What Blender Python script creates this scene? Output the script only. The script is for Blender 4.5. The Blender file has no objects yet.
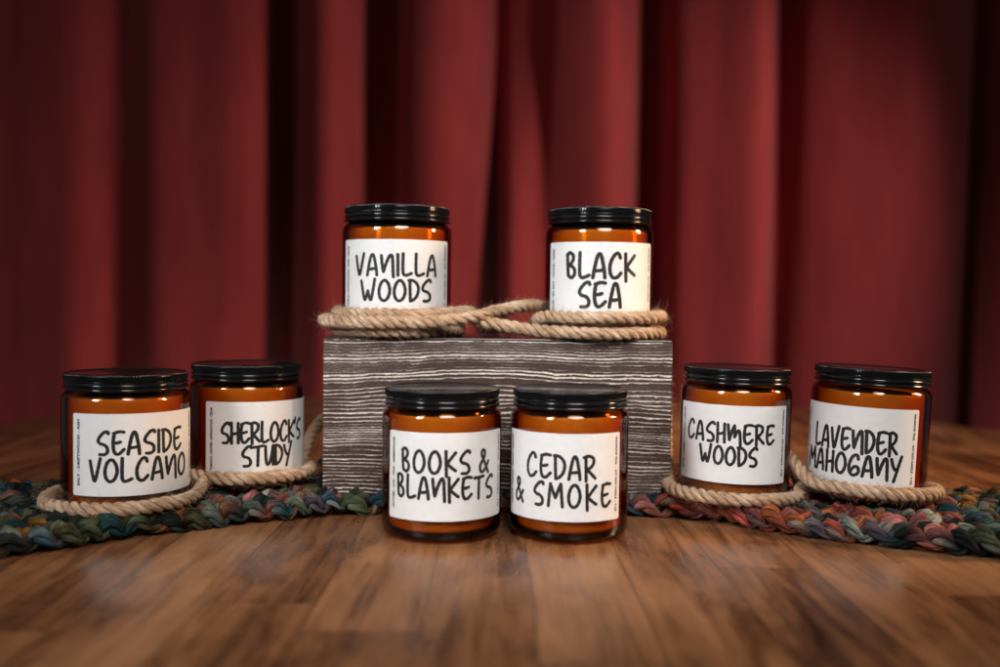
import bpy, bmesh, math, random
from mathutils import Vector, Matrix

C = bpy.context.scene.collection
S = bpy.context.scene
R = math.radians
PI = math.pi

# ------------------------------------------------------------------ camera, light, exposure
cd = bpy.data.cameras.new('camera')
cam = bpy.data.objects.new('camera', cd)
C.objects.link(cam)
cd.sensor_width = 36.0
cd.lens = 36.0
cd.clip_start = 0.01
cd.clip_end = 50
CAMH = 0.145
PITCH = 1.9
ROLL = 0.7
cam.matrix_world = (Matrix.Translation((0, 0, CAMH)) @ Matrix.Rotation(R(90 - PITCH), 4, 'X')
                    @ Matrix.Rotation(R(ROLL), 4, 'Z'))
cd.dof.use_dof = True
cd.dof.focus_distance = 0.636
cd.dof.aperture_fstop = 3.4
S.camera = cam

S.view_settings.view_transform = 'Standard'
S.view_settings.look = 'None'
S.view_settings.exposure = 0
S.view_settings.gamma = 1
S.cycles.max_bounces = 10
S.cycles.transparent_max_bounces = 24
S.cycles.caustics_reflective = False
S.cycles.caustics_refractive = False
S.cycles.sample_clamp_indirect = 4

W = bpy.data.worlds.new('World')
S.world = W
W.use_nodes = True
W.node_tree.nodes['Background'].inputs[0].default_value = (0.9, 0.95, 1.0, 1)
W.node_tree.nodes['Background'].inputs[1].default_value = 0.065


def aim(o, src, dst):
    d = (Vector(dst) - Vector(src)).normalized()
    o.location = src
    o.rotation_euler = d.to_track_quat('-Z', 'Y').to_euler()


def area(name, src, dst, size, energy, color, spread=180):
    l = bpy.data.lights.new(name, 'AREA')
    l.shape = 'RECTANGLE'
    l.size, l.size_y = size
    l.energy = energy
    l.color = color
    l.spread = R(spread)
    o = bpy.data.objects.new(name, l)
    C.objects.link(o)
    aim(o, src, dst)
    return o


def spot(name, src, dst, energy, color, angle, blend, radius):
    l = bpy.data.lights.new(name, 'SPOT')
    l.energy = energy
    l.color = color
    l.spot_size = R(angle)
    l.spot_blend = blend
    l.shadow_soft_size = radius
    o = bpy.data.objects.new(name, l)
    C.objects.link(o)
    aim(o, src, dst)
    return o


area('window_light', (-1.05, -0.50, 0.85), (0.03, 0.72, 0.10), (0.34, 0.6), 0.58, (0.93, 0.97, 1.0), 23)
spot('front_falloff_spot', (0.17, -0.14, 0.78), (0.0, 0.71, 0.09), 53, (1.0, 0.955, 0.915), 44, 1.0, 0.26)  # added frontal spot; its soft cone imitates lens vignetting towards the corners
area('warm_lamp', (1.15, 0.70, 0.55), (0.15, 0.83, 0.08), (0.22, 0.3), 1.9, (1.0, 0.62, 0.34), 56)
spot('curtain_lamp', (1.02, 0.64, 0.62), (-0.05, 1.66, 0.15), 50, (1.0, 0.80, 0.71), 62, 1.0, 0.04)


# ------------------------------------------------------------------ helpers
def link(name, mesh, mats, parent=None):
    o = bpy.data.objects.new(name, mesh)
    C.objects.link(o)
    for m in (mats if isinstance(mats, (list, tuple)) else [mats]):
        if not o.data.materials or len(o.data.materials) < (len(mats) if isinstance(mats, (list, tuple)) else 1):
            o.data.materials.append(m)
    if parent:
        o.parent = parent
    return o


def mesh_from(name, verts, faces, smooth=True):
    me = bpy.data.meshes.new(name)
    me.from_pydata(verts, [], faces)
    me.update()
    if smooth:
        me.polygons.foreach_set('use_smooth', [True] * len(me.polygons))
    return me


def fix_normals(me):
    bm = bmesh.new()
    bm.from_mesh(me)
    bmesh.ops.recalc_face_normals(bm, faces=bm.faces)
    bm.to_mesh(me)
    bm.free()


def tag(o, label=None, cat=None, group=None, kind=None):
    if label:
        o['label'] = label
    if cat:
        o['category'] = cat
    if group:
        o['group'] = group
    if kind:
        o['kind'] = kind
    return o


def empty(name, loc, rot=(0, 0, 0)):
    o = bpy.data.objects.new(name, None)
    o.empty_display_size = 0.02
    C.objects.link(o)
    o.location = loc
    o.rotation_euler = rot
    return o


def lathe(profile, n=96, reed=None):
    """profile: list of (r, z); reed: {index: amplitude} radial ridges."""
    verts, faces, rings = [], [], []
    for i, (r, z) in enumerate(profile):
        if r < 1e-6:
            verts.append((0, 0, z))
            rings.append([len(verts) - 1] * n)
        else:
            ring = []
            for k in range(n):
                a = 2 * PI * k / n
                rr = r
                if reed and i in reed:
                    rr = r - (reed[i] if k % 4 in (0, 1) else 0)
                verts.append((rr * math.cos(a), rr * math.sin(a), z))
                ring.append(len(verts) - 1)
            rings.append(ring)
    for i in range(len(profile) - 1):
        a, b = rings[i], rings[i + 1]
        for k in range(n):
            k2 = (k + 1) % n
            f = [a[k], a[k2], b[k2], b[k]]
            g = []
            for v in f:
                if v not in g:
                    g.append(v)
            if len(g) > 2:
                faces.append(g)
    return verts, faces


def catmull(pts, per=8, closed=False):
    out = []
    n = len(pts)
    if n < 3:
        return [Vector(p) for p in pts]
    P = [Vector(p) for p in pts]
    segs = n if closed else n - 1
    for i in range(segs):
        if closed:
            p0, p1, p2, p3 = P[(i - 1) % n], P[i], P[(i + 1) % n], P[(i + 2) % n]
        else:
            p1, p2 = P[i], P[i + 1]
            p0 = P[i - 1] if i > 0 else p1 * 2 - p2
            p3 = P[i + 2] if i + 2 < n else p2 * 2 - p1
        for k in range(per):
            t = k / per
            out.append(0.5 * ((2 * p1) + (p2 - p0) * t + (2 * p0 - 5 * p1 + 4 * p2 - p3) * t * t
                              + (3 * p1 - p0 - 3 * p2 + p3) * t ** 3))
    if not closed:
        out.append(P[-1].copy())
    return out


def resample(pts, step):
    L = [0.0]
    for i in range(1, len(pts)):
        L.append(L[-1] + (pts[i] - pts[i - 1]).length)
    n = max(2, int(L[-1] / step))
    out, j = [], 0
    for k in range(n + 1):
        d = L[-1] * k / n
        while j < len(L) - 2 and L[j + 1] < d:
            j += 1
        seg = L[j + 1] - L[j]
        t = 0 if seg < 1e-9 else (d - L[j]) / seg
        out.append(pts[j].lerp(pts[j + 1], min(1, max(0, t))))
    return out, L[-1]


def frames(pts):
    T, N = [], []
    n = len(pts)
    for i in range(n):
        t = (pts[min(n - 1, i + 1)] - pts[max(0, i - 1)])
        T.append(t.normalized() if t.length > 1e-9 else Vector((1, 0, 0)))
    ref = Vector((0, 0, 1))
    if abs(T[0].dot(ref)) > 0.9:
        ref = Vector((0, 1, 0))
    nrm = (ref - T[0] * ref.dot(T[0])).normalized()
    for i in range(n):
        nrm = (nrm - T[i] * nrm.dot(T[i]))
        nrm = nrm.normalized() if nrm.length > 1e-9 else Vector((0, 0, 1))
        N.append(nrm.copy())
    B = [T[i].cross(N[i]) for i in range(n)]
    return T, N, B


class Tubes:
    """Collects tubes in one mesh with a UV map (u along, v around) and optional colours."""
    def __init__(self):
        self.v, self.f, self.uv, self.col = [], [], [], []

    def add(self, pts, radius, sides=8, u0=0.0, cols=None, flat=1.0, up=None):
        n = len(pts)
        T, N, B = frames(pts)
        base = len(self.v)
        u = u0
        us = []
        for i in range(n):
            if i:
                u += (pts[i] - pts[i - 1]).length
            us.append(u)
            r = radius(i / (n - 1)) if callable(radius) else (radius[i] if isinstance(radius, list) else radius)
            if up is not None:
                b = T[i].cross(up).normalized()
                a = b.cross(T[i])
            else:
                a, b = N[i], B[i]
            for k in range(sides):
                w = 2 * PI * k / sides
                self.v.append(pts[i] + a * (math.cos(w) * r * flat) + b * (math.sin(w) * r))
                if cols:
                    self.col.append(cols[i])
        for i in range(n - 1):
            for k in range(sides):
                k2 = (k + 1) % sides
                self.f.append((base + i * sides + k, base + i * sides + k2,
                               base + (i + 1) * sides + k2, base + (i + 1) * sides + k))
                self.uv.append(((us[i], k / sides), (us[i], (k + 1) / sides),
                                (us[i + 1], (k + 1) / sides), (us[i + 1], k / sides)))
        for i, rev in ((0, True), (n - 1, False)):
            loop = [base + i * sides + k for k in range(sides)]
            if not rev:
                pass
            else:
                loop = loop[::-1]
            self.f.append(tuple(loop))
            self.uv.append(tuple((us[i], k / sides) for k in range(sides)))

    def mesh(self, name):
        me = mesh_from(name, [tuple(v) for v in self.v], self.f)
        uvl = me.uv_layers.new(name='uv')
        flat = []
        for f in self.uv:
            for c in f:
                flat += [c[0], c[1]]
        uvl.data.foreach_set('uv', flat)
        if self.col:
            ca = me.color_attributes.new('yarn_colour', 'FLOAT_COLOR', 'POINT')
            d = []
            for c in self.col:
                d += [c[0], c[1], c[2], 1.0]
            ca.data.foreach_set('color', d)
        return me


# ------------------------------------------------------------------ materials
def mat(name):
    m = bpy.data.materials.new(name)
    m.use_nodes = True
    nt = m.node_tree
    nt.nodes.clear()
    out = nt.nodes.new('ShaderNodeOutputMaterial')
    return m, nt, out


def nd(nt, typ, **kw):
    n = nt.nodes.new(typ)
    for k, v in kw.items():
        if k.startswith('i_'):
            key = k[2:]
            n.inputs[int(key) if key.isdigit() else key].default_value = v
        else:
            setattr(n, k, v)
    return n


def math_n(nt, op, a, b=None, c=None, clamp=False):
    n = nt.nodes.new('ShaderNodeMath')
    n.operation = op
    n.use_clamp = clamp
    for i, x in enumerate((a, b, c)):
        if x is None:
            continue
        if hasattr(x, 'default_value') or hasattr(x, 'is_linked'):
            nt.links.new(x, n.inputs[i])
        else:
            n.inputs[i].default_value = x
    return n.outputs[0]


def ramp(nt, fac, stops, interp='LINEAR'):
    n = nt.nodes.new('ShaderNodeValToRGB')
    n.color_ramp.interpolation = interp
    el = n.color_ramp.elements
    while len(el) < len(stops):
        el.new(0.5)
    for e, (p, c) in zip(el, stops):
        e.position = p
        e.color = (*c, 1) if len(c) == 3 else c
    nt.links.new(fac, n.inputs[0])
    return n.outputs[0]


def mixc(nt, fac, a, b, blend='MIX'):
    n = nt.nodes.new('ShaderNodeMix')
    n.data_type = 'RGBA'
    n.blend_type = blend
    for idx, x in ((0, fac), (6, a), (7, b)):
        if hasattr(x, 'is_linked'):
            nt.links.new(x, n.inputs[idx])
        elif idx == 0:
            n.inputs[0].default_value = x
        else:
            n.inputs[idx].default_value = (*x, 1)
    return n.outputs[2]


def mapping(nt, coord, scale=(1, 1, 1), loc=(0, 0, 0), rot=(0, 0, 0)):
    n = nt.nodes.new('ShaderNodeMapping')
    n.inputs['Scale'].default_value = scale
    n.inputs['Location'].default_value = loc
    n.inputs['Rotation'].default_value = rot
    nt.links.new(coord, n.inputs['Vector'])
    return n.outputs[0]


def noise(nt, vec, scale, detail=3, rough=0.5, dist=0.0):
    n = nt.nodes.new('ShaderNodeTexNoise')
    n.inputs['Scale'].default_value = scale
    n.inputs['Detail'].default_value = detail
    n.inputs['Roughness'].default_value = rough
    n.inputs['Distortion'].default_value = dist
    nt.links.new(vec, n.inputs['Vector'])
    return n.outputs[0]


def bump(nt, height, strength, dist):
    n = nt.nodes.new('ShaderNodeBump')
    n.inputs['Strength'].default_value = strength
    n.inputs['Distance'].default_value = dist
    nt.links.new(height, n.inputs['Height'])
    return n.outputs[0]


def principled(nt, out, **kw):
    p = nt.nodes.new('ShaderNodeBsdfPrincipled')
    for k, v in kw.items():
        s = p.inputs[k]
        if hasattr(v, 'is_linked'):
            nt.links.new(v, s)
        else:
            s.default_value = (*v, 1) if isinstance(v, tuple) and len(v) == 3 else v
    nt.links.new(p.outputs[0], out.inputs[0])
    return p


def m_glass():
    m, nt, out = mat('amber_glass')
    tr = nd(nt, 'ShaderNodeBsdfTransparent')
    tr.inputs[0].default_value = (0.975, 0.96, 0.94, 1)
    gl = nd(nt, 'ShaderNodeBsdfGlossy')
    gl.inputs['Roughness'].default_value = 0.065
    gl.inputs['Color'].default_value = (1, 1, 1, 1)
    lw = nd(nt, 'ShaderNodeLayerWeight')
    lw.inputs[0].default_value = 0.5
    p = math_n(nt, 'POWER', lw.outputs['Facing'], 4.5)
    f = math_n(nt, 'MULTIPLY_ADD', p, 0.75, 0.045, clamp=True)
    mx = nd(nt, 'ShaderNodeMixShader')
    nt.links.new(f, mx.inputs[0])
    nt.links.new(tr.outputs[0], mx.inputs[1])
    nt.links.new(gl.outputs[0], mx.inputs[2])
    nt.links.new(mx.outputs[0], out.inputs[0])
    ab = nd(nt, 'ShaderNodeVolumeAbsorption')
    ab.inputs['Color'].default_value = (0.897, 0.695, 0.22, 1)
    ab.inputs['Density'].default_value = 760
    nt.links.new(ab.outputs[0], out.inputs[1])
    return m


def m_wax():
    m, nt, out = mat('cream_wax')
    tc = nd(nt, 'ShaderNodeTexCoord')
    n = noise(nt, mapping(nt, tc.outputs['Object'], (1, 1, 0.25)), 90, 4)
    c = ramp(nt, n, [(0.3, (0.74, 0.68, 0.55)), (0.7, (0.86, 0.80, 0.68))])
    principled(nt, out, **{'Base Color': c, 'Roughness': 0.5})
    return m


def m_lid():
    m, nt, out = mat('black_lid_plastic')
    tc = nd(nt, 'ShaderNodeTexCoord')
    n = noise(nt, tc.outputs['Object'], 140, 4, 0.6)
    r = ramp(nt, n, [(0.3, (0.07, 0.07, 0.07)), (0.75, (0.17, 0.17, 0.17))])
    principled(nt, out, **{'Base Color': (0.006, 0.006, 0.0065), 'Roughness': r})
    return m


def m_label():
    m, nt, out = mat('white_label_paper')
    tc = nd(nt, 'ShaderNodeTexCoord')
    n = noise(nt, tc.outputs['Object'], 260, 3)
    c = ramp(nt, n, [(0.3, (0.77, 0.765, 0.76)), (0.7, (0.81, 0.805, 0.80))])
    b = bump(nt, noise(nt, tc.outputs['Object'], 900, 2), 0.05, 0.0004)
    principled(nt, out, **{'Base Color': c, 'Roughness': 0.42, 'Normal': b})
    return m


def m_ink():
    m, nt, out = mat('black_ink')
    principled(nt, out, **{'Base Color': (0.014, 0.013, 0.014), 'Roughness': 0.45})
    return m


def m_rope():
    m, nt, out = mat('jute_fibre')
    uv = nd(nt, 'ShaderNodeUVMap', uv_map='uv')
    tc = nd(nt, 'ShaderNodeTexCoord')
    fib = noise(nt, mapping(nt, uv.outputs[0], (62, 6, 1)), 2.2, 5, 0.75, 0.7)
    big = noise(nt, tc.outputs['Object'], 60, 3)
    f = math_n(nt, 'ADD', math_n(nt, 'MULTIPLY', fib, 0.7), math_n(nt, 'MULTIPLY', big, 0.3))
    c = ramp(nt, f, [(0.34, (0.24, 0.12, 0.06)), (0.5, (0.70, 0.46, 0.29)), (0.64, (0.96, 0.78, 0.58))])
    b = bump(nt, fib, 1.0, 0.002)
    principled(nt, out, **{'Base Color': c, 'Roughness': 0.85, 'Normal': b, 'Specular IOR Level': 0.2})
    return m


def m_yarn():
    m, nt, out = mat('dyed_yarn')
    at = nd(nt, 'ShaderNodeAttribute', attribute_name='yarn_colour')
    uv = nd(nt, 'ShaderNodeUVMap', uv_map='uv')
    fib = noise(nt, mapping(nt, uv.outputs[0], (34, 9, 1)), 2.0, 5, 0.72, 0.5)
    k = ramp(nt, fib, [(0.36, (0.22, 0.22, 0.22)), (0.64, (1.65, 1.65, 1.65))])
    patch = noise(nt, mapping(nt, uv.outputs[0], (60, 1.5, 1)), 1.0, 3, 0.6)
    k2 = ramp(nt, patch, [(0.35, (0.30, 0.33, 0.34)), (0.62, (1.15, 1.12, 1.05))])
    c = mixc(nt, 1.0, at.outputs['Color'], k, 'MULTIPLY')
    c = mixc(nt, 1.0, c, k2, 'MULTIPLY')
    b = bump(nt, fib, 1.0, 0.0022)
    principled(nt, out, **{'Base Color': c, 'Roughness': 0.85, 'Normal': b, 'Specular IOR Level': 0.12})
    return m


def m_box(top=False):
    m, nt, out = mat('dark_top_veneer' if top else 'limed_grain_veneer')
    tc = nd(nt, 'ShaderNodeTexCoord')
    co = tc.outputs['Object']
    if top:
        n = noise(nt, mapping(nt, co, (3, 60, 60)), 3, 4)
        c = ramp(nt, n, [(0.3, (0.03, 0.02, 0.018)), (0.7, (0.07, 0.05, 0.045))])
        principled(nt, out, **{'Base Color': c, 'Roughness': 0.22})
        return m
    # long warped stripes: z bent by slow noise, then a 1-D noise across the grain
    sep = nd(nt, 'ShaderNodeSeparateXYZ')
    nt.links.new(co, sep.inputs[0])
    slow = noise(nt, mapping(nt, co, (7, 7, 16)), 1.0, 2)
    mid = noise(nt, mapping(nt, co, (75, 75, 150)), 1.0, 4, 0.65)
    fine = noise(nt, mapping(nt, co, (420, 420, 700)), 1.0, 2)
    z = math_n(nt, 'MULTIPLY_ADD', slow, 0.013, sep.outputs['Z'])
    z = math_n(nt, 'MULTIPLY_ADD', mid, 0.0032, z)
    z = math_n(nt, 'MULTIPLY_ADD', fine, 0.0006, z)
    # stripe spacing itself wanders with height
    w1 = nd(nt, 'ShaderNodeTexNoise', noise_dimensions='1D')
    w1.inputs['Scale'].default_value = 26
    w1.inputs['Detail'].default_value = 1
    nt.links.new(z, w1.inputs['W'])
    ph = math_n(nt, 'MULTIPLY_ADD', w1.outputs[0], 8.0, math_n(nt, 'MULTIPLY', z, 420.0))
    saw = math_n(nt, 'PINGPONG', ph, 0.5)
    th = nd(nt, 'ShaderNodeTexNoise', noise_dimensions='1D')
    th.inputs['Scale'].default_value = 150
    th.inputs['Detail'].default_value = 2
    nt.links.new(z, th.inputs['W'])
    gate = math_n(nt, 'MULTIPLY_ADD', th.outputs[0], 0.50, -0.33)
    gate = math_n(nt, 'MULTIPLY_ADD', mid, 0.40, gate)
    d = math_n(nt, 'SUBTRACT', gate, saw)
    line = math_n(nt, 'MULTIPLY_ADD', d, 11.0, 0.1, clamp=True)
    ph2 = math_n(nt, 'MULTIPLY_ADD', w1.outputs[0], 5.0, math_n(nt, 'MULTIPLY', z, 820.0))
    saw2 = math_n(nt, 'PINGPONG', ph2, 0.5)
    zone = noise(nt, mapping(nt, co, (9, 9, 34)), 1.0, 2)
    gate2 = math_n(nt, 'MULTIPLY_ADD', zone, 0.9, -0.50)
    gate2 = math_n(nt, 'MULTIPLY_ADD', fine, 0.30, math_n(nt, 'ADD', gate2, -0.06))
    line2 = math_n(nt, 'MULTIPLY_ADD', math_n(nt, 'SUBTRACT', gate2, saw2), 4.0, 0.0, clamp=True)
    line = math_n(nt, 'MAXIMUM', line, math_n(nt, 'MULTIPLY', line2, 0.4))
    pores = noise(nt, mapping(nt, co, (260, 260, 1500)), 1.0, 3, 0.7)
    dark = ramp(nt, pores, [(0.3, (0.024, 0.0105, 0.007)), (0.75, (0.080, 0.040, 0.029))])
    pale = ramp(nt, fine, [(0.3, (0.56, 0.47, 0.41)), (0.7, (0.86, 0.78, 0.70))])
    c = mixc(nt, line, dark, pale)
    b = bump(nt, line, 0.35, 0.0006)
    principled(nt, out, **{'Base Color': c, 'Roughness': 0.5, 'Normal': b})
    return m


def m_table():
    m, nt, out = mat('stained_stave_wood')
    tc = nd(nt, 'ShaderNodeTexCoord')
    co = tc.outputs['Object']
    sep = nd(nt, 'ShaderNodeSeparateXYZ')
    nt.links.new(co, sep.inputs[0])
    wob = noise(nt, mapping(nt, co, (3, 3, 1)), 1.0, 1)
    x = math_n(nt, 'MULTIPLY_ADD', wob, 0.006, sep.outputs['X'])
    px = math_n(nt, 'DIVIDE', x, 0.052)
    idx = math_n(nt, 'FLOOR', px)
    fx = math_n(nt, 'FRACT', px)
    wn = nd(nt, 'ShaderNodeTexWhiteNoise', noise_dimensions='1D')
    nt.links.new(idx, wn.inputs['W'])
    py = math_n(nt, 'DIVIDE', math_n(nt, 'MULTIPLY_ADD', wn.outputs[0], 0.9, sep.outputs['Y']), 0.42)
    idy = math_n(nt, 'FLOOR', py)
    fy = math_n(nt, 'FRACT', py)
    cmb = nd(nt, 'ShaderNodeCombineXYZ')
    nt.links.new(idx, cmb.inputs[0])
    nt.links.new(idy, cmb.inputs[1])
    wn2 = nd(nt, 'ShaderNodeTexWhiteNoise', noise_dimensions='2D')
    nt.links.new(cmb.outputs[0], wn2.inputs['Vector'])
    tone = wn2.outputs[0]
    # grain, shifted per stave
    off = nd(nt, 'ShaderNodeVectorMath', operation='MULTIPLY_ADD')
    nt.links.new(wn2.outputs['Color'], off.inputs[0])
    off.inputs[1].default_value = (3, 3, 3)
    nt.links.new(co, off.inputs[2])
    g1 = noise(nt, mapping(nt, off.outputs[0], (52, 7, 10)), 1.0, 6, 0.65, 0.7)
    g2 = noise(nt, mapping(nt, off.outputs[0], (320, 14, 30)), 1.0, 3, 0.6)
    blot = noise(nt, mapping(nt, co, (15, 10, 1)), 1.0, 5, 0.65)
    f = math_n(nt, 'MULTIPLY_ADD', tone, 0.14, math_n(nt, 'MULTIPLY_ADD', g1, 0.56, -0.045))
    f = math_n(nt, 'MULTIPLY_ADD', g2, 0.20, math_n(nt, 'SUBTRACT', f, 0.03))
    f = math_n(nt, 'MULTIPLY_ADD', blot, 0.36, f)
    c = ramp(nt, f, [(0.36, (0.030, 0.011, 0.005)), (0.48, (0.105, 0.042, 0.017)), (0.58, (0.22, 0.094, 0.038)),
                     (0.72, (0.35, 0.165, 0.074))])
    e = math_n(nt, 'MULTIPLY', math_n(nt, 'PINGPONG', fx, 0.5), 0.052)
    seam = math_n(nt, 'LESS_THAN', e, 0.0006)
    ey = math_n(nt, 'MULTIPLY', math_n(nt, 'PINGPONG', fy, 0.5), 0.42)
    seam2 = math_n(nt, 'LESS_THAN', ey, 0.0006)
    sm = math_n(nt, 'MULTIPLY', math_n(nt, 'MAXIMUM', seam, seam2), 0.42)
    c = mixc(nt, sm, c, (0.02, 0.010, 0.006))
    rg = ramp(nt, g1, [(0.3, (0.22, 0.22, 0.22)), (0.7, (0.38, 0.38, 0.38))])
    b = bump(nt, g2, 0.15, 0.0006)
    principled(nt, out, **{'Base Color': c, 'Roughness': rg, 'Normal': b, 'Specular IOR Level': 0.5})
    return m


def m_curtain():
    m, nt, out = mat('red_velvet')
    tc = nd(nt, 'ShaderNodeTexCoord')
    co = tc.outputs['Object']
    n = noise(nt, mapping(nt, co, (30, 30, 6)), 1.0, 4)
    c = ramp(nt, n, [(0.3, (0.26, 0.033, 0.033)), (0.7, (0.34, 0.044, 0.043))])
    b = bump(nt, noise(nt, co, 700, 2), 0.2, 0.001)
    principled(nt, out, **{'Base Color': c, 'Roughness': 0.9, 'Normal': b, 'Sheen Weight': 0.25,
                           'Sheen Tint': (0.9, 0.6, 0.6), 'Specular IOR Level': 0.2})
    return m


M = dict(glass=m_glass(), wax=m_wax(), lid=m_lid(), label=m_label(), ink=m_ink(), rope=m_rope(), yarn=m_yarn(),
         box=m_box(), boxtop=m_box(True), table=m_table(), curtain=m_curtain())

# ------------------------------------------------------------------ setting: table and curtain
TCX, TCY, TR = 0.02, 0.92, 0.615


def build_table():
    prof = [(0, 0), (TR - 0.006, 0), (TR - 0.002, -0.0015), (TR, -0.006), (TR, -0.024), (TR - 0.003, -0.029),
            (TR - 0.008, -0.030), (0, -0.030)]
    v, f = lathe(prof, 160)
    me = mesh_from('round_table', v, f, True)
    fix_normals(me)
    me.set_sharp_from_angle(angle=R(30))
    o = link('round_table', me, M['table'])
    o.location = (TCX, TCY, 0)
    tag(o, 'round brown wooden table top carrying all the candle jars, the box and the braided runner', 'table')


build_table()

CURT = [(-420, 0), (-360, 4), (-300, 0), (-240, 4), (-180, -1), (-110, 3), (-60, -1), (0, 0), (40, 1.2), (85, 2.2), (112, -1), (132, 0.5),
        (165, 2.6), (205, 3.0), (240, 3.0), (259, 1), (269, -6.5), (291, -6.5), (301, 2), (330, 5), (355, 2.5), (367, -6), (391, -5.5), (402, 2.5),
        (440, 6), (477, 2.5), (489, -5.5), (507, -3.5), (539, 0), (553, 2.5), (590, 5), (612, 5), (631, 1), (640, -7.5),
        (660, -7.5), (672, 1), (705, 3.5), (742, 5.5), (767, 1), (777, -5.5), (789, -4), (802, 1), (845, 4), (900, 6),
        (954, 1.5), (967, -7), (984, -7), (996, 1), (1040, 4), (1090, 0), (1105, -6), (1125, 0), (1180, 4),
        (1240, -2), (1300, 4), (1360, 0), (1420, 4)]
CY = 1.68


def build_curtain():
    xs = [((p - 500) * CY / 1000.0, d * 0.01) for p, d in CURT]
    zs = [-0.74 + 1.70 * k / 60 for k in range(61)]
    rnd = random.Random(4)
    grid = []
    for z in zs:
        h = max(0.0, min(1.0, (z - 0.10) / 0.50))       # 0 near the table, 1 at the frame's top
        h = h * h * (3 - 2 * h)
        row = []
        for i, (x, d) in enumerate(xs):
            ph = 1.7 * i
            xx = x + 0.004 * math.sin(2.1 * z + ph) + 0.002 * math.sin(5 * z + 2 * ph)
            dd = (d * 1.4 if d > 0 else d) * (1 + 0.12 * math.sin(3 * z + ph))
            p = CURT[i][0]
            if p in (367, 391):
                dd = d * (0.25 + 0.75 * h)
            if p in (507, 539):
                dd = d * h + (0.075 if p == 507 else 0.035) * (1 - h)
            row.append(Vector((xx, CY - dd, z)))
        grid.append(catmull(row, 7))
    n = len(grid[0])
    # second layer gives the cloth a back face a few millimetres behind
    verts, faces = [], []
    for row in grid:
        for p in row:
            verts.append(tuple(p))
    for j in range(len(grid) - 1):
        for i in range(n - 1):
            faces.append((j * n + i, j * n + i + 1, (j + 1) * n + i + 1, (j + 1) * n + i))
    me = mesh_from('curtain', verts, faces)
    o = link('curtain', me, M['curtain'])
    mod = o.modifiers.new('cloth_thickness', 'SOLIDIFY')
    mod.thickness = 0.003
    mod.offset = 1
    tag(o, 'dark red velvet curtain hanging in deep vertical folds behind the table', 'curtain')


build_curtain()

# ------------------------------------------------------------------ wooden box
BX0, BX1, BY0, BY1, BZ0, BZ1 = -0.1205, 0.1180, 0.682, 0.782, 0.0105, 0.1187


def box_mesh(name, x0, x1, y0, y1, z0, z1, bev, segs=2):
    bm = bmesh.new()
    bmesh.ops.create_cube(bm, size=1)
    for v in bm.verts:
        v.co = Vector(((x0 + x1) / 2 + v.co.x * (x1 - x0), (y0 + y1) / 2 + v.co.y * (y1 - y0),
                       (z0 + z1) / 2 + v.co.z * (z1 - z0)))
    bmesh.ops.bevel(bm, geom=bm.edges[:], offset=bev, segments=segs, affect='EDGES', profile=0.5)
    me = bpy.data.meshes.new(name)
    bm.to_mesh(me)
    bm.free()
    return me


def build_box():
    root = empty('wooden_box', (0, (BY0 + BY1) / 2, BZ0))
    tag(root, 'rectangular wooden display box with pale wavy grain lines on dark brown', 'box')
    h = BZ1 - BZ0
    dy = (BY1 - BY0) / 2
    t = 0.0016
    body = link('body', box_mesh('body', BX0, BX1, -dy, dy, 0, h - t, 0.0007), M['box'], root)
    top = link('top', box_mesh('top', BX0 + 0.0004, BX1 - 0.0004, -dy + 0.0004, dy - 0.0004, h - t, h, 0.0005), M['boxtop'], root)


build_box()

# ------------------------------------------------------------------ braided runner
PAL = dict(teal=(0.035, 0.115, 0.125), blue=(0.045, 0.10, 0.165), green=(0.085, 0.11, 0.065), moss=(0.12, 0.11, 0.05),
           rust=(0.40, 0.12, 0.045), coral=(0.42, 0.09, 0.07), pink=(0.46, 0.17, 0.16), lilac=(0.17, 0.13, 0.17),
           grey=(0.12, 0.14, 0.125), pale=(0.33, 0.38, 0.33), dark=(0.022, 0.030, 0.032), ochre=(0.28, 0.14, 0.03))
FRONT = [(-0.62, 0.44), (-0.45, 0.478), (-0.36, 0.508), (-0.27, 0.541), (-0.184, 0.611), (-0.129, 0.644), (-0.08, 0.664), (0, 0.672),
         (0.08, 0.668), (0.131, 0.655), (0.184, 0.614), (0.234, 0.586), (0.283, 0.566), (0.38, 0.535), (0.48, 0.515),
         (0.62, 0.50)]


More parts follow.
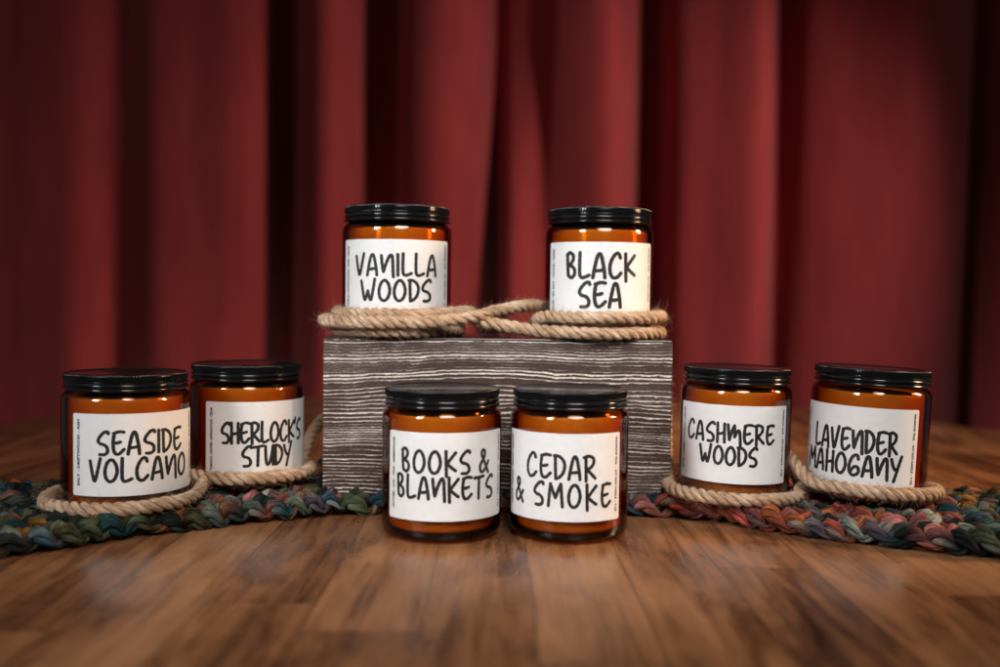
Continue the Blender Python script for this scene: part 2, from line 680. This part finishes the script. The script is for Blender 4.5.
def build_runner():
    rnd = random.Random(11)
    root = empty('braided_runner', (0, 0.7, 0))
    tag(root, 'chunky braided runner of teal, rust, pink and grey yarn under the box', 'table runner')
    base = catmull([(x, y, 0) for x, y in FRONT], 10)
    base, L = resample(base, 0.0025)
    T, N, B = frames(base)
    n = len(base)
    ROWS, WID = 9, 0.0182
    up = Vector((0, 0, 1))
    names = list(PAL)
    for row in range(ROWS):
        tb = Tubes()
        offc = 0.0100 + row * WID + 0.002 * rnd.uniform(-1, 1)
        period = 0.038 + 0.006 * rnd.random()
        ph0 = rnd.random() * 6.28
        for s in range(3):
            pts, cols, lump = [], [], []
            # colours wander along the strand; warm yarns sit towards the middle
            cur = PAL[rnd.choice(names)]
            nxt, seg, k0 = cur, 0, 0
            slen = 1
            d = 0.0
            for i in range(n):
                if i - k0 >= slen:
                    cur, k0 = nxt, i
                    slen = rnd.randint(6, 13)
                    x = base[i].x
                    if x < -0.2 or x > 0.24:
                        pool = ['teal', 'green', 'moss', 'dark', 'dark', 'dark', 'rust', 'green', 'dark', 'blue', 'ochre', 'moss']  # outer greens and browns; extra dark picks paint in the light falloff
                    elif x > 0.07:
                        pool = ['rust', 'coral', 'pink', 'coral', 'rust', 'green', 'lilac', 'dark', 'teal', 'pale', 'pink']
                    else:
                        pool = ['teal', 'lilac', 'rust', 'coral', 'grey', 'pale', 'dark', 'pink', 'green', 'blue', 'moss']
                    nxt = PAL[rnd.choice(pool)]
                t = (i - k0) / slen
                t = min(1, max(0, (t - 0.35) / 0.3))
                col = tuple(a + (b - a) * t for a, b in zip(cur, nxt))
                d = L * i / n
                a = (2 * PI * d / period + ph0 + s * 2 * PI / 3 + 0.55 * math.sin(d * 37 + ph0) + 0.45 * math.sin(d * 91 + row)
                     + 0.3 * math.sin(d * 143 + 2 * s))
                lat = (0.0050 + 0.0012 * math.sin(d * 53 + s + row)) * math.sin(a) + 0.0012 * math.sin(d * 31 + row * 2)
                hgt = 0.0068 + 0.0042 * math.sin(2 * a + 0.4) + 0.0016 * math.sin(d * 47 + row + s)
                side = Vector((-T[i].y, T[i].x, 0)).normalized()
                p = Vector((base[i].x, base[i].y, 0)) + side * (offc + lat)
                p.z = hgt
                pts.append(p)
                cols.append(col)
                lump.append(1 + 0.38 * math.sin(2 * a + 0.4))
            w0 = rnd.random() * 6
            rad = [0.0042 * lump[i] * (1 + 0.14 * math.sin(i * .21 + w0) + 0.10 * math.sin(i * .52 + 2 * w0)) for i in range(n)]
# three loosely twisted plies make up each strand
            Ts, Ns, Bs = frames(pts)
            tw = 0.021 + 0.006 * rnd.random()
            for ply in range(3):
                tint = rnd.uniform(0.7, 1.3)
                fleck = PAL[rnd.choice(('pale', 'teal', 'rust', 'grey', 'dark', 'pink', 'green', 'pale'))]
                q, cc, rr_ = [], [], []
                for i in range(n):
                    ang = 2 * PI * (L * i / n) / tw + ply * 2 * PI / 3
                    q.append(pts[i] + Bs[i] * (math.cos(ang) * rad[i] * 0.52) + Ns[i] * (math.sin(ang) * rad[i] * 0.42))
                    m = max(0.0, math.sin(i * 0.19 + ply * 2.1 + w0) - 0.55) * 1.3
                    cc.append(tuple((a_ * (1 - m) + b_ * m) * tint for a_, b_ in zip(cols[i], fleck)))
                    rr_.append(rad[i] * 0.60)
                tb.add(q, rr_, 7, rnd.random() * 3, cc, flat=0.85, up=up)
            # stray fibres
            for _ in range(260):
                i = rnd.randrange(4, n - 4)
                if abs(base[i].x) > 0.36:
                    continue
                c = pts[i] + Vector((rnd.uniform(-.004, .004), rnd.uniform(-.005, .005), 0.0034))
                dr = Vector((rnd.gauss(0, 1), rnd.gauss(0, 1), rnd.uniform(0, .7))).normalized() * rnd.uniform(.003, .007)
                dd = Vector((rnd.gauss(0, .0015), rnd.gauss(0, .0015), rnd.gauss(0, .001)))
                tb.add([c, c + dr * .5 + dd, c + dr], 0.00008, 3, 0, [cols[i]] * 3)
        me = tb.mesh('braid')
        for v in me.vertices:
            v.co.y -= 0.7
        link('braid', me, M['yarn'], root)


build_runner()

# ------------------------------------------------------------------ candle jars
JR = 0.0365
LBL_R = JR + 0.00025
LBL_A = R(64.5)                   # half the arc of the label
LBL_Z0, LBL_Z1 = 0.0138, 0.0656
LBL_W = LBL_A * LBL_R * 1000      # half width in mm


def make_glass():
    outer = [(0, 0.0008), (0.026, 0.0008), (0.029, 0), (0.0325, 0.0003), (0.0350, 0.0016), (0.0362, 0.0042), (JR, 0.0075),
             (JR, 0.030), (JR, 0.055), (JR, 0.0715), (0.0362, 0.0742), (0.0352, 0.0762), (0.0335, 0.0776), (0.0322, 0.0784),
             (0.0320, 0.0800)]
    inner = [(0.0300, 0.0800), (0.0304, 0.0775), (0.0318, 0.0752), (0.0326, 0.0725), (0.0326, 0.008), (0.0318, 0.0057), (0.029, 0.0048),
             (0, 0.0047)]
    v, f = lathe(outer + inner, 128)
    me = mesh_from('glass_body', v, f)
    fix_normals(me)
    return me


def make_wax():
    prof = [(0, 0.0050), (0.0290, 0.0051), (0.0316, 0.0060), (0.0323, 0.0082), (0.0323, 0.0728), (0.0318, 0.0742), (0.0305, 0.0740), (0, 0.0737)]
    v, f = lathe(prof, 96)
    me = mesh_from('wax', v, f)
    fix_normals(me)
    return me


def make_lid():
    prof = [(0, 0.0886), (0.0318, 0.0886), (0.0330, 0.0889), (0.0338, 0.0895), (0.0345, 0.0894), (0.0350, 0.0889), (0.0352, 0.0884),
            (0.0352, 0.0852), (0.0348, 0.0848), (0.0342, 0.0845), (0.0342, 0.0839), (0.0349, 0.0835), (0.0353, 0.0829),
            (0.0353, 0.0823), (0.0349, 0.0817), (0.0343, 0.0814), (0.0343, 0.0810), (0.0350, 0.0806), (0.0355, 0.0800),
            (0.0355, 0.0794), (0.0351, 0.0788), (0.0345, 0.0786), (0.0325, 0.0786), (0.0325, 0.0870), (0, 0.0870)]
    v, f = lathe(prof, 520, {5: 0.0005, 6: 0.0009, 7: 0.0009, 8: 0.0004})
    me = mesh_from('lid', v, f)
    fix_normals(me)
    me.set_sharp_from_angle(angle=R(40))
    return me


def on_jar(u, v, r=LBL_R):
    """u mm along the label from its centre, v mm up from its lower edge; label centre faces -y."""
    a = -PI / 2 + u / (LBL_R * 1000)
    return (r * math.cos(a), r * math.sin(a), LBL_Z0 + v / 1000.0)


def make_label():
    H = (LBL_Z1 - LBL_Z0) * 1000
    cr = 1.3
    us = []
    n = 72
    for k in range(n + 1):
        us.append(-LBL_W + 2 * LBL_W * k / n)
    for c in (0.05, 0.2, 0.45, 0.8, 1.1):
        us += [-LBL_W + c, LBL_W - c]
    us = sorted(set(us))
    v, f = [], []
    for layer, r in ((0, LBL_R), (1, LBL_R - 0.0002)):
        for u in us:
            e = LBL_W - abs(u)
            ins = 0 if e >= cr else cr - math.sqrt(max(0, cr * cr - (cr - e) ** 2))
            v.append(on_jar(u, ins, r))
            v.append(on_jar(u, H - ins, r))
    m = len(us)
    for i in range(m - 1):
        a, b = 2 * i, 2 * i + 2
        f.append((a, b, b + 1, a + 1))
        o = 2 * m
        f.append((o + a, o + a + 1, o + b + 1, o + b))
        f.append((a, o + a, o + b, b))
        f.append((a + 1, b + 1, o + b + 1, o + a + 1))
    o = 2 * m
    f.append((0, 1, o + 1, o))
    z = 2 * (m - 1)
    f.append((z, o + z, o + z + 1, z + 1))
    me = mesh_from('label', v, f)
    fix_normals(me)
    me.set_sharp_from_angle(angle=R(40))
    return me


# handwritten capitals: strokes in cap-height units, each stroke smoothed
GL = {
    'A': (0.50, [[(0, 0), (.07, .42), (.16, .82), (.24, .97), (.32, .9), (.39, .6), (.45, .25), (.47, 0)], [(.06, .28), (.25, .29), (.44, .33)]]),
    'B': (0.40, [[(.02, .95), (.03, .5), (.06, .1)], [(.0, .93), (.12, 1.02), (.27, .93), (.28, .74), (.18, .58), (.05, .48)],
                 [(.06, .49), (.22, .47), (.34, .33), (.34, .13), (.22, .0), (.08, .07)]]),
    'C': (0.50, [[(.45, .82), (.41, .95), (.30, 1.0), (.14, .82), (.03, .5), (.05, .18), (.16, .01), (.33, .03), (.48, .2)]]),
    'D': (0.44, [[(.03, .98), (.04, .5), (.06, .0)], [(-.02, .97), (.18, .96), (.37, .8), (.44, .55), (.37, .26), (.22, .07), (.06, -.01)]]),
    'E': (0.48, [[(.47, .98), (.28, 1.0), (.06, .93)], [(.09, .94), (.04, .6), (.05, .25), (.14, .03), (.30, .04), (.48, .22)],
                 [(.07, .5), (.2, .51), (.33, .55)]]),
    'G': (0.52, [[(.46, .78), (.42, .93), (.30, .97), (.13, .8), (.02, .45), (.05, .15), (.2, .0), (.4, .05), (.5, .23), (.43, .4), (.28, .4), (.14, .26), (.09, .14)]]),
    'H': (0.42, [[(.02, 1.0), (.03, .5), (.03, -.02)], [(.40, .98), (.40, .5), (.41, 0)], [(.03, .42), (.22, .46), (.40, .5)]]),
    'I': (0.05, [[(.02, .98), (.03, .5), (.03, 0)]]),
    'K': (0.48, [[(.04, .99), (.05, .45), (.07, -.12)], [(.47, .93), (.27, .68), (.07, .42)], [(.10, .43), (.28, .27), (.47, .13)]]),
    'L': (0.42, [[(.03, 1.02), (.02, .55), (.03, .14), (.10, .01), (.24, .02), (.41, .1)]]),
    'M': (0.62, [[(.0, 0), (.04, .5), (.09, .97)], [(.09, .97), (.2, .65), (.31, .38)], [(.31, .38), (.42, .68), (.54, .98)], [(.54, .98), (.58, .5), (.62, 0)]]),
    'm': (0.66, [[(.0, .95), (.04, .5), (.09, .16)], [(.09, .16), (.2, .6), (.34, .93)], [(.34, .93), (.35, .65), (.36, .33)],
                 [(.36, .33), (.46, .58), (.57, .68), (.63, .5), (.66, .1), (.67, -.1)]]),
    'N': (0.54, [[(.0, .92), (.04, .5), (.1, .16)], [(.1, .16), (.22, .55), (.36, .88), (.46, .94), (.51, .75), (.53, .3), (.55, -.08)]]),
    'O': (0.52, [[(.25, .96), (.12, .84), (.02, .5), (.06, .16), (.22, .0), (.40, .1), (.51, .42), (.46, .75), (.33, .95), (.22, .95)]]),
    'P': (0.42, [[(.03, 1), (.04, 0)], [(0, .95), (.3, .95), (.4, .7), (.05, .45)]]),
    'R': (0.48, [[(.04, .97), (.05, .5), (.06, -.06)], [(-.04, .94), (.18, 1.0), (.38, .9), (.38, .68), (.24, .5), (.07, .43)], [(.10, .43), (.28, .25), (.47, .06)]]),
    'S': (0.46, [[(.46, .92), (.42, 1.0), (.28, .97), (.1, .78), (.03, .6), (.11, .48), (.3, .42), (.42, .28), (.42, .1), (.3, .0), (.1, .0)]]),
    'T': (0.52, [[(.0, .94), (.25, .96), (.52, 1.0)], [(.25, .96), (.24, .5), (.23, 0)]]),
    'U': (0.42, [[(.0, .96), (.02, .45), (.06, .12), (.15, .02), (.26, .2), (.36, .6), (.41, .98)], [(.41, .98), (.41, .5), (.43, 0)]]),
    'V': (0.46, [[(.0, .9), (.07, .5), (.15, .12), (.20, .02), (.26, .15), (.36, .6), (.45, 1.02)]]),
    'W': (0.72, [[(.0, .93), (.08, .5), (.16, .12), (.21, .03), (.27, .18), (.36, .46)], [(.36, .46), (.42, .2), (.48, .04), (.54, .1), (.62, .5), (.70, 1.02)]]),
    'Y': (0.56, [[(.02, .93), (.1, .65), (.22, .45), (.33, .47)], [(.56, 1.08), (.42, .65), (.3, .25), (.19, -.12)]]),
    '&': (0.56, [[(.53, -.02), (.38, .28), (.2, .62), (.11, .84), (.19, 1.0), (.31, .92), (.28, .7), (.14, .5), (.03, .3), (.05, .08), (.18, .02), (.36, .18), (.54, .48)]]),
    "'": (0.08, [[(.06, 1.08), (.03, .95), (.0, .82)]]),
    ' ': (0.14, []),
}


def strokes_for(text, gap=0.16, narrow=1.0):
    x, out = 0.0, []
    for ch in text:
        w, st = GL[ch]
        for s in st:
            out.append([(x + px * narrow, py) for px, py in s])
        x += w * narrow + gap
    return out, x - gap


def lettering_mesh(lines):
    """lines: (text, centre u mm, baseline v mm, cap height mm, width mm, pen mm, slope)"""
    V, F = [], []
    k_layer = 0
    for text, uc, vb, cap, width, pen, slope in lines:
        gap = 0.16
        st, w = strokes_for(text, gap)
        # fit the wanted width by letter gaps first, then by a little squeeze
        need = width / cap
        n = len(text) - 1
        gap2 = max(0.11 if 'STUDY' in text or 'CK' in text else 0.165, min(0.30, gap + (need - w) / max(1, n)))
        st, w = strokes_for(text, gap2)
        sx = max(0.62, min(1.25, need / w))
        for s in st:
            pts = catmull([(p[0], p[1], 0) for p in s], 6)
            pts = [Vector((uc + (p.x - w / 2) * sx * cap, vb + p.y * cap + (p.x - w / 2) * sx * cap * slope, 0)) for p in pts]
            pts, ln = resample(pts, 0.35)
            r = LBL_R + 0.00005 + 0.000004 * k_layer
            k_layer += 1
            m = len(pts)
            ring = []
            rr = pen / 2
            # outline: left side, round cap, right side, round cap
            L_, R_ = [], []
            for i in range(m):
                t = (pts[min(m - 1, i + 1)] - pts[max(0, i - 1)]).normalized()
                q = Vector((-t.y, t.x, 0))
                wv = rr * (1 + 0.05 * math.sin(i * 0.7 + k_layer))
                L_.append(pts[i] + q * wv)
                R_.append(pts[i] - q * wv)
            b = len(V)
            for i in range(m):
                V.append(on_jar(L_[i].x, L_[i].y, r))
                V.append(on_jar(R_[i].x, R_[i].y, r))
            for i in range(m - 1):
                F.append((b + 2 * i, b + 2 * i + 1, b + 2 * i + 3, b + 2 * i + 2))
            for end, sgn in ((0, -1), (m - 1, 1)):
                t = (pts[min(m - 1, end + 1)] - pts[max(0, end - 1)]).normalized() * sgn
                q = Vector((-t.y, t.x, 0))
                cap_b = len(V)
                V.append(on_jar(pts[end].x, pts[end].y, r))
                for k in range(9):
                    a = -PI / 2 + PI * k / 8
                    p = pts[end] + t * math.cos(a) * rr + q * math.sin(a) * rr
                    V.append(on_jar(p.x, p.y, r))
                for k in range(8):
                    F.append((cap_b, cap_b + 1 + k, cap_b + 2 + k))
    me = mesh_from('lettering', V, F, False)
    bm = bmesh.new()
    bm.from_mesh(me)
    for f in bm.faces:
        c = f.calc_center_median()
        if f.normal.dot(Vector((c.x, c.y, 0))) < 0:
            f.normal_flip()
    bm.to_mesh(me)
    bm.free()
    return me


def small_print_mesh(items):
    """items: (text, u mm, v0 mm, length mm, height mm, up?)"""
    V, F = [], []
    for text, u, v0, length, hgt, upward in items:
        cu = bpy.data.curves.new('print', 'FONT')
        cu.body = text
        cu.size = 1.0
        cu.offset = 0.05
        cu.resolution_u = 2
        ob = bpy.data.objects.new('print', cu)
        C.objects.link(ob)
        dg = bpy.context.evaluated_depsgraph_get()
        me = ob.evaluated_get(dg).to_mesh()
        co = [v.co.copy() for v in me.vertices]
        fs = [tuple(p.vertices) for p in me.polygons]
        ob.evaluated_get(dg).to_mesh_clear()
        bpy.data.objects.remove(ob)
        bpy.data.curves.remove(cu)
        if not co:
            continue
        x0, x1 = min(c.x for c in co), max(c.x for c in co)
        sx = length / (x1 - x0)
        sy = hgt / 0.70
        b = len(V)
        for c in co:
            s = (c.x - x0) * sx
            h = (c.y - 0.35) * sy
            if upward:
                V.append(on_jar(u - h, v0 + s, LBL_R + 0.00004))
            else:
                V.append(on_jar(u + h, v0 - s, LBL_R + 0.00004))
        F += [tuple(b + i for i in f) for f in fs]
    return mesh_from('fine_print', V, F, False)


G_ME, W_ME, L_ME, P_ME = make_glass(), make_wax(), make_lid(), make_label()
MAKER = 'WILDMOOR TRAIL  -  SOY WAX CANDLE  -  9 OZ'

# label, (x, y, z), face turn deg, lean (x, y) deg, scale, lines, left notes
JARS = [
    ('left jar of the front pair, amber candle standing on bare wood', (-0.0354, 0.621, 0.0005), 8, (0, 0), (1.015, 1.01),
     [('BOOKS &', -1.9, 28.1, 13.2, 56, 2.0, -.02), ('BLANKETS', -1.8, 12.9, 12.9, 63, 2.0, -.02)], 'LEATHER - OAK - TEAK - AMBERWOOD'),
    ('right jar of the front pair, amber candle standing on bare wood', (0.0443, 0.624, 0.0005), -10, (0, 0), (1.01, 1.01),
     [('CEDAR', 0.9, 25.3, 13.8, 43, 2.0, -.02), ('& SMOKE', 0.8, 8.9, 13.6, 64.5, 2.0, -.02)], 'CEDAR - SMOKE - BIRCH - CLOVE'),
    ('left amber candle jar on top of the box, in the taller rope coil', (-0.0748, 0.722, BZ1 + 0.0002), -1, (0, 0), (1.07, 1.02),
     [('VANILLA', 0.0, 27.7, 14.2, 56.5, 2.15, 0), ('WOODS', 0.0, 10.6, 14.2, 47.5, 2.15, 0)], 'VANILLA - SANDALWOOD - MUSK - CEDAR'),
    ('right amber candle jar on top of the box, near the right end', (0.0705, 0.722, BZ1 + 0.0002), 4, (0, 0), (1.055, 1.02),
     [('BLACK', -0.8, 27.7, 16.4, 47, 2.5, 0), ('SEA', -1.4, 8.1, 16.4, 28, 2.5, 0)], 'PLUM - SEA SALT - OZONE - AMBER'),
    ('amber candle jar at the far left inside a loose rope loop on the runner', (-0.2377, 0.636, 0.0110), 14, (0, 0), (1.065, 0.96),
     [('SEASIDE', 0.5, 26.4, 14.3, 50.5, 2.05, 0), ('VOLCANO', 0.6, 9.4, 14.3, 59.5, 2.05, 0)], 'SALT - DRIFTWOOD - ASH'),
    ('amber candle jar just left of the box, rope crossing its paper front', (-0.1770, 0.700, 0.0098), 22, (0, 0), (1.07, 1.0),
     [("SHERLOCK'S", -1.2, 24.6, 13.4, 57.5, 2.0, 0), ('STUDY', 0.0, 9.1, 13.2, 34, 2.0, 0)], 'TOBACCO - LEATHER - SANDALWOOD - CEDAR'),
    ('upright amber candle jar just right of the box, in a rope loop', (0.1600, 0.679, 0.0145), -4, (0, 1.0), (1.01, 0.98),
     [('CASHmERE', -1.4, 27.1, 12.5, 61, 2.0, -.02), ('WOODS', -1.6, 12.6, 12.0, 37.5, 2.0, -.02)], 'MUSK - AMBER - VANILLA - CEDAR'),
    ('tilted amber candle jar at the far right in a rope loop', (0.2470, 0.672, 0.0120), -14, (0, 2.4), (1.05, 1.02),
     [('LAVENDER', -0.3, 23.7, 13.8, 53.5, 2.05, -.02), ('MAHOGANY', -1.8, 8.7, 13.2, 63.5, 2.05, -.02)], 'LAVENDER - MAHOGANY - TONKA'),
]


def build_jars():
    for i, (lab, loc, turn, lean, sc, lines, notes) in enumerate(JARS):
        az = math.atan2(loc[0], loc[1])                # heading from the camera
        root = empty('candle_jar', loc)
        root.scale = (sc[0], sc[0], sc[1])
        lm = Matrix.Rotation(R(lean[1]), 3, 'Y') @ Matrix.Rotation(R(lean[0]), 3, 'X') @ Matrix.Rotation(-az + R(turn), 3, 'Z')
        root.rotation_euler = lm.to_euler()
        tag(root, lab, 'candle', 'amber candle jars with white paper fronts')
        link('glass_body', G_ME, M['glass'], root)
        link('wax', W_ME, M['wax'], root)
        link('lid', L_ME, M['lid'], root)
        lb = link('label', P_ME, M['label'], root)
        link('lettering', lettering_mesh(lines), M['ink'], lb)
        link('fine_print', small_print_mesh([(notes, -LBL_W + 4.2, 6.0, 42.0, 1.7, True)]), M['ink'], lb)
        link('fine_print', small_print_mesh([(MAKER, LBL_W - 3.2, 49.5, 45.0, 1.65, False)]), M['ink'], lb)


build_jars()


# ------------------------------------------------------------------ ropes
def arc(cx, cy, r0, r1, a0, a1, z0, z1, n=None):
    n = n or max(3, int(abs(a1 - a0) / 30))
    out = []
    for k in range(n + 1):
        t = k / n
        a = R(a0 + (a1 - a0) * t)
        r = r0 + (r1 - r0) * t
        out.append((cx + r * math.cos(a), cy + r * math.sin(a), z0 + (z1 - z0) * t))
    return out


def build_rope(name, pts, label, seed, hairs, k=1.0):
    rnd = random.Random(seed)
    P = catmull(pts, 12)
    P, L = resample(P, 0.0011)
    # slight hand-laid wander
    T, N, B = frames(P)
    n = len(P)
    tb = Tubes()
    off, rs, pitch = 0.00245 * k, 0.00214 * k, 0.0205 * k
    strands = []
    for s in range(3):
        q = []
        for i in range(n):
            a = 2 * PI * (L * i / n) / pitch + s * 2 * PI / 3
            o = off * (1 + 0.08 * math.sin(i * 0.05 + s))
            q.append(P[i] + (N[i] * math.cos(a) + B[i] * math.sin(a)) * o)
        strands.append(q)
        tb.add(q, lambda t, s=s: rs * (1 + 0.06 * math.sin(t * L * 420 + s * 2)), 10, s * 0.7)
    for _ in range(hairs):
        i = rnd.randrange(3, n - 3)
        s = rnd.randrange(3)
        out = (strands[s][i] - P[i]).normalized()
        c = P[i] + out * (off + rs * 0.9)
        t = T[i] * rnd.choice((-1, 1))
        lift = rnd.choice((0.15, 0.25, 0.4, 0.8, 1.1))
        ln = rnd.uniform(0.002, 0.007) * (1.8 if rnd.random() < 0.12 else 1)
        d = (t + out * lift + Vector((rnd.gauss(0, .35), rnd.gauss(0, .35), rnd.gauss(0, .35)))).normalized()
        d2 = (d + Vector((rnd.gauss(0, .5), rnd.gauss(0, .5), rnd.gauss(0, .5)))).normalized()
        tb.add([c - out * .0006, c + d * ln * .5, c + d * ln * .5 + d2 * ln * .5], lambda q: 0.00009 * (1.1 - q * .7), 3, rnd.random())
    o = link(name, tb.mesh(name), M['rope'])
    tag(o, label, 'rope')
    return o


VX, VY = -0.0735, 0.722
KX, KY = 0.0705, 0.722
Z1 = BZ1 + 0.0046
top_pts = (arc(VX, VY, .0440, .0440, 100, 400, Z1, Z1)                       # lowest turn, then the inner upper turn
           + arc(VX, VY, .0440, .0435, 430, 500, Z1 + .0020, Z1 + .0080)
           + arc(VX, VY, .0436, .0438, 530, 650, Z1 + .0118, Z1 + .0108)
           + arc(VX, VY, .0450, .0540, 675, 705, Z1 + .0120, Z1 + .0132, 2)
           + arc(VX, VY, .0520, .0450, 735, 800, Z1 + .0100, Z1 + .0070)
           + arc(VX - .003, VY, .0460, .0500, 830, 895, Z1 + .0082, Z1 + .0066)
           + arc(VX - .003, VY, .0502, .0500, 920, 985, Z1 + .0058, Z1 + .0058)
           + [(VX + .030, VY - .0465, Z1 + .0068), (VX + .056, VY - .040, Z1 + .0105), (-.002, VY - .026, Z1 + .0145),
              (.018, VY - .006, Z1 + .0178), (.031, VY + .018, Z1 + .0175)]
           + arc(KX, KY, .0450, .0450, 130, 10, Z1 + .014, Z1 + .0115)
           + arc(KX, KY, .0455, .045, -25, -150, Z1 + .0112, Z1 + .0105)
           + arc(KX, KY, .0445, .044, -180, -330, Z1 + .007, Z1 + .001)
           + arc(KX, KY, .0445, .046, -350, -450, Z1, Z1)
           + [(KX - .025, KY - .042, Z1 + .0003), (KX - .048, KY - .036, Z1 + .0015), (KX - .063, KY - .0345, Z1 + .0036), (KX - .078, KY - .0360, Z1 + .0058), (KX - .089, KY - .0310, Z1 + .0078)])
build_rope('rope', top_pts, 'tan jute rope coiled on top of the box around both upper jars', 3, 5200, 1.01)

SX, SY = -0.2377, 0.636
HX, HY = -0.1770, 0.700
left_pts = (arc(SX - .001, SY, .047, .047, 95, 250, .0175, .0175) + arc(SX - .001, SY, .0480, .0475, 280, 345, .0180, .0190)
            + [(SX + .0445, SY + .012, .0215), (SX + .036, SY + .040, .024), (SX + .010, SY + .062, .021)]
            + [(HX - .044, HY + .034, .018), (HX - .048, HY + .004, .023)]
            + arc(HX, HY, .0450, .0445, 205, 400, .0258, .0245)
            + [(HX + .036, HY + .062, .045), (HX + .056, HY + .092, .062), (HX + .085, HY + .104, .055), (HX + .12, HY + .100, .030), (HX + .17, HY + .098, .018)])
build_rope('rope', left_pts, 'tan jute rope looped around the two jars left of the box', 7, 3600)

AX, AY = 0.1600, 0.679
EX, EY = 0.2470, 0.672
right_low = ([(.03, .800, .018), (.08, .803, .035), (.118, .800, .075), (.1285, .786, .090), (.1280, .768, .068), (.1240, .735, .040), (.1190, .698, .0250)]
             + arc(AX, AY, .0445, .0445, 193, 330, .0205, .0188)
             + [(AX + .0445, AY + .002, .028), (EX - .0475, EY + .024, .041), (EX - .0490, EY + .002, .040)]
             + arc(EX, EY, .0465, .0458, 205, 360, .0295, .0215, 6) + arc(EX, EY, .0455, .0450, 385, 470, .0195, .0185))
build_rope('rope', right_low, 'tan jute rope looped around the two jars right of the box', 9, 3600)
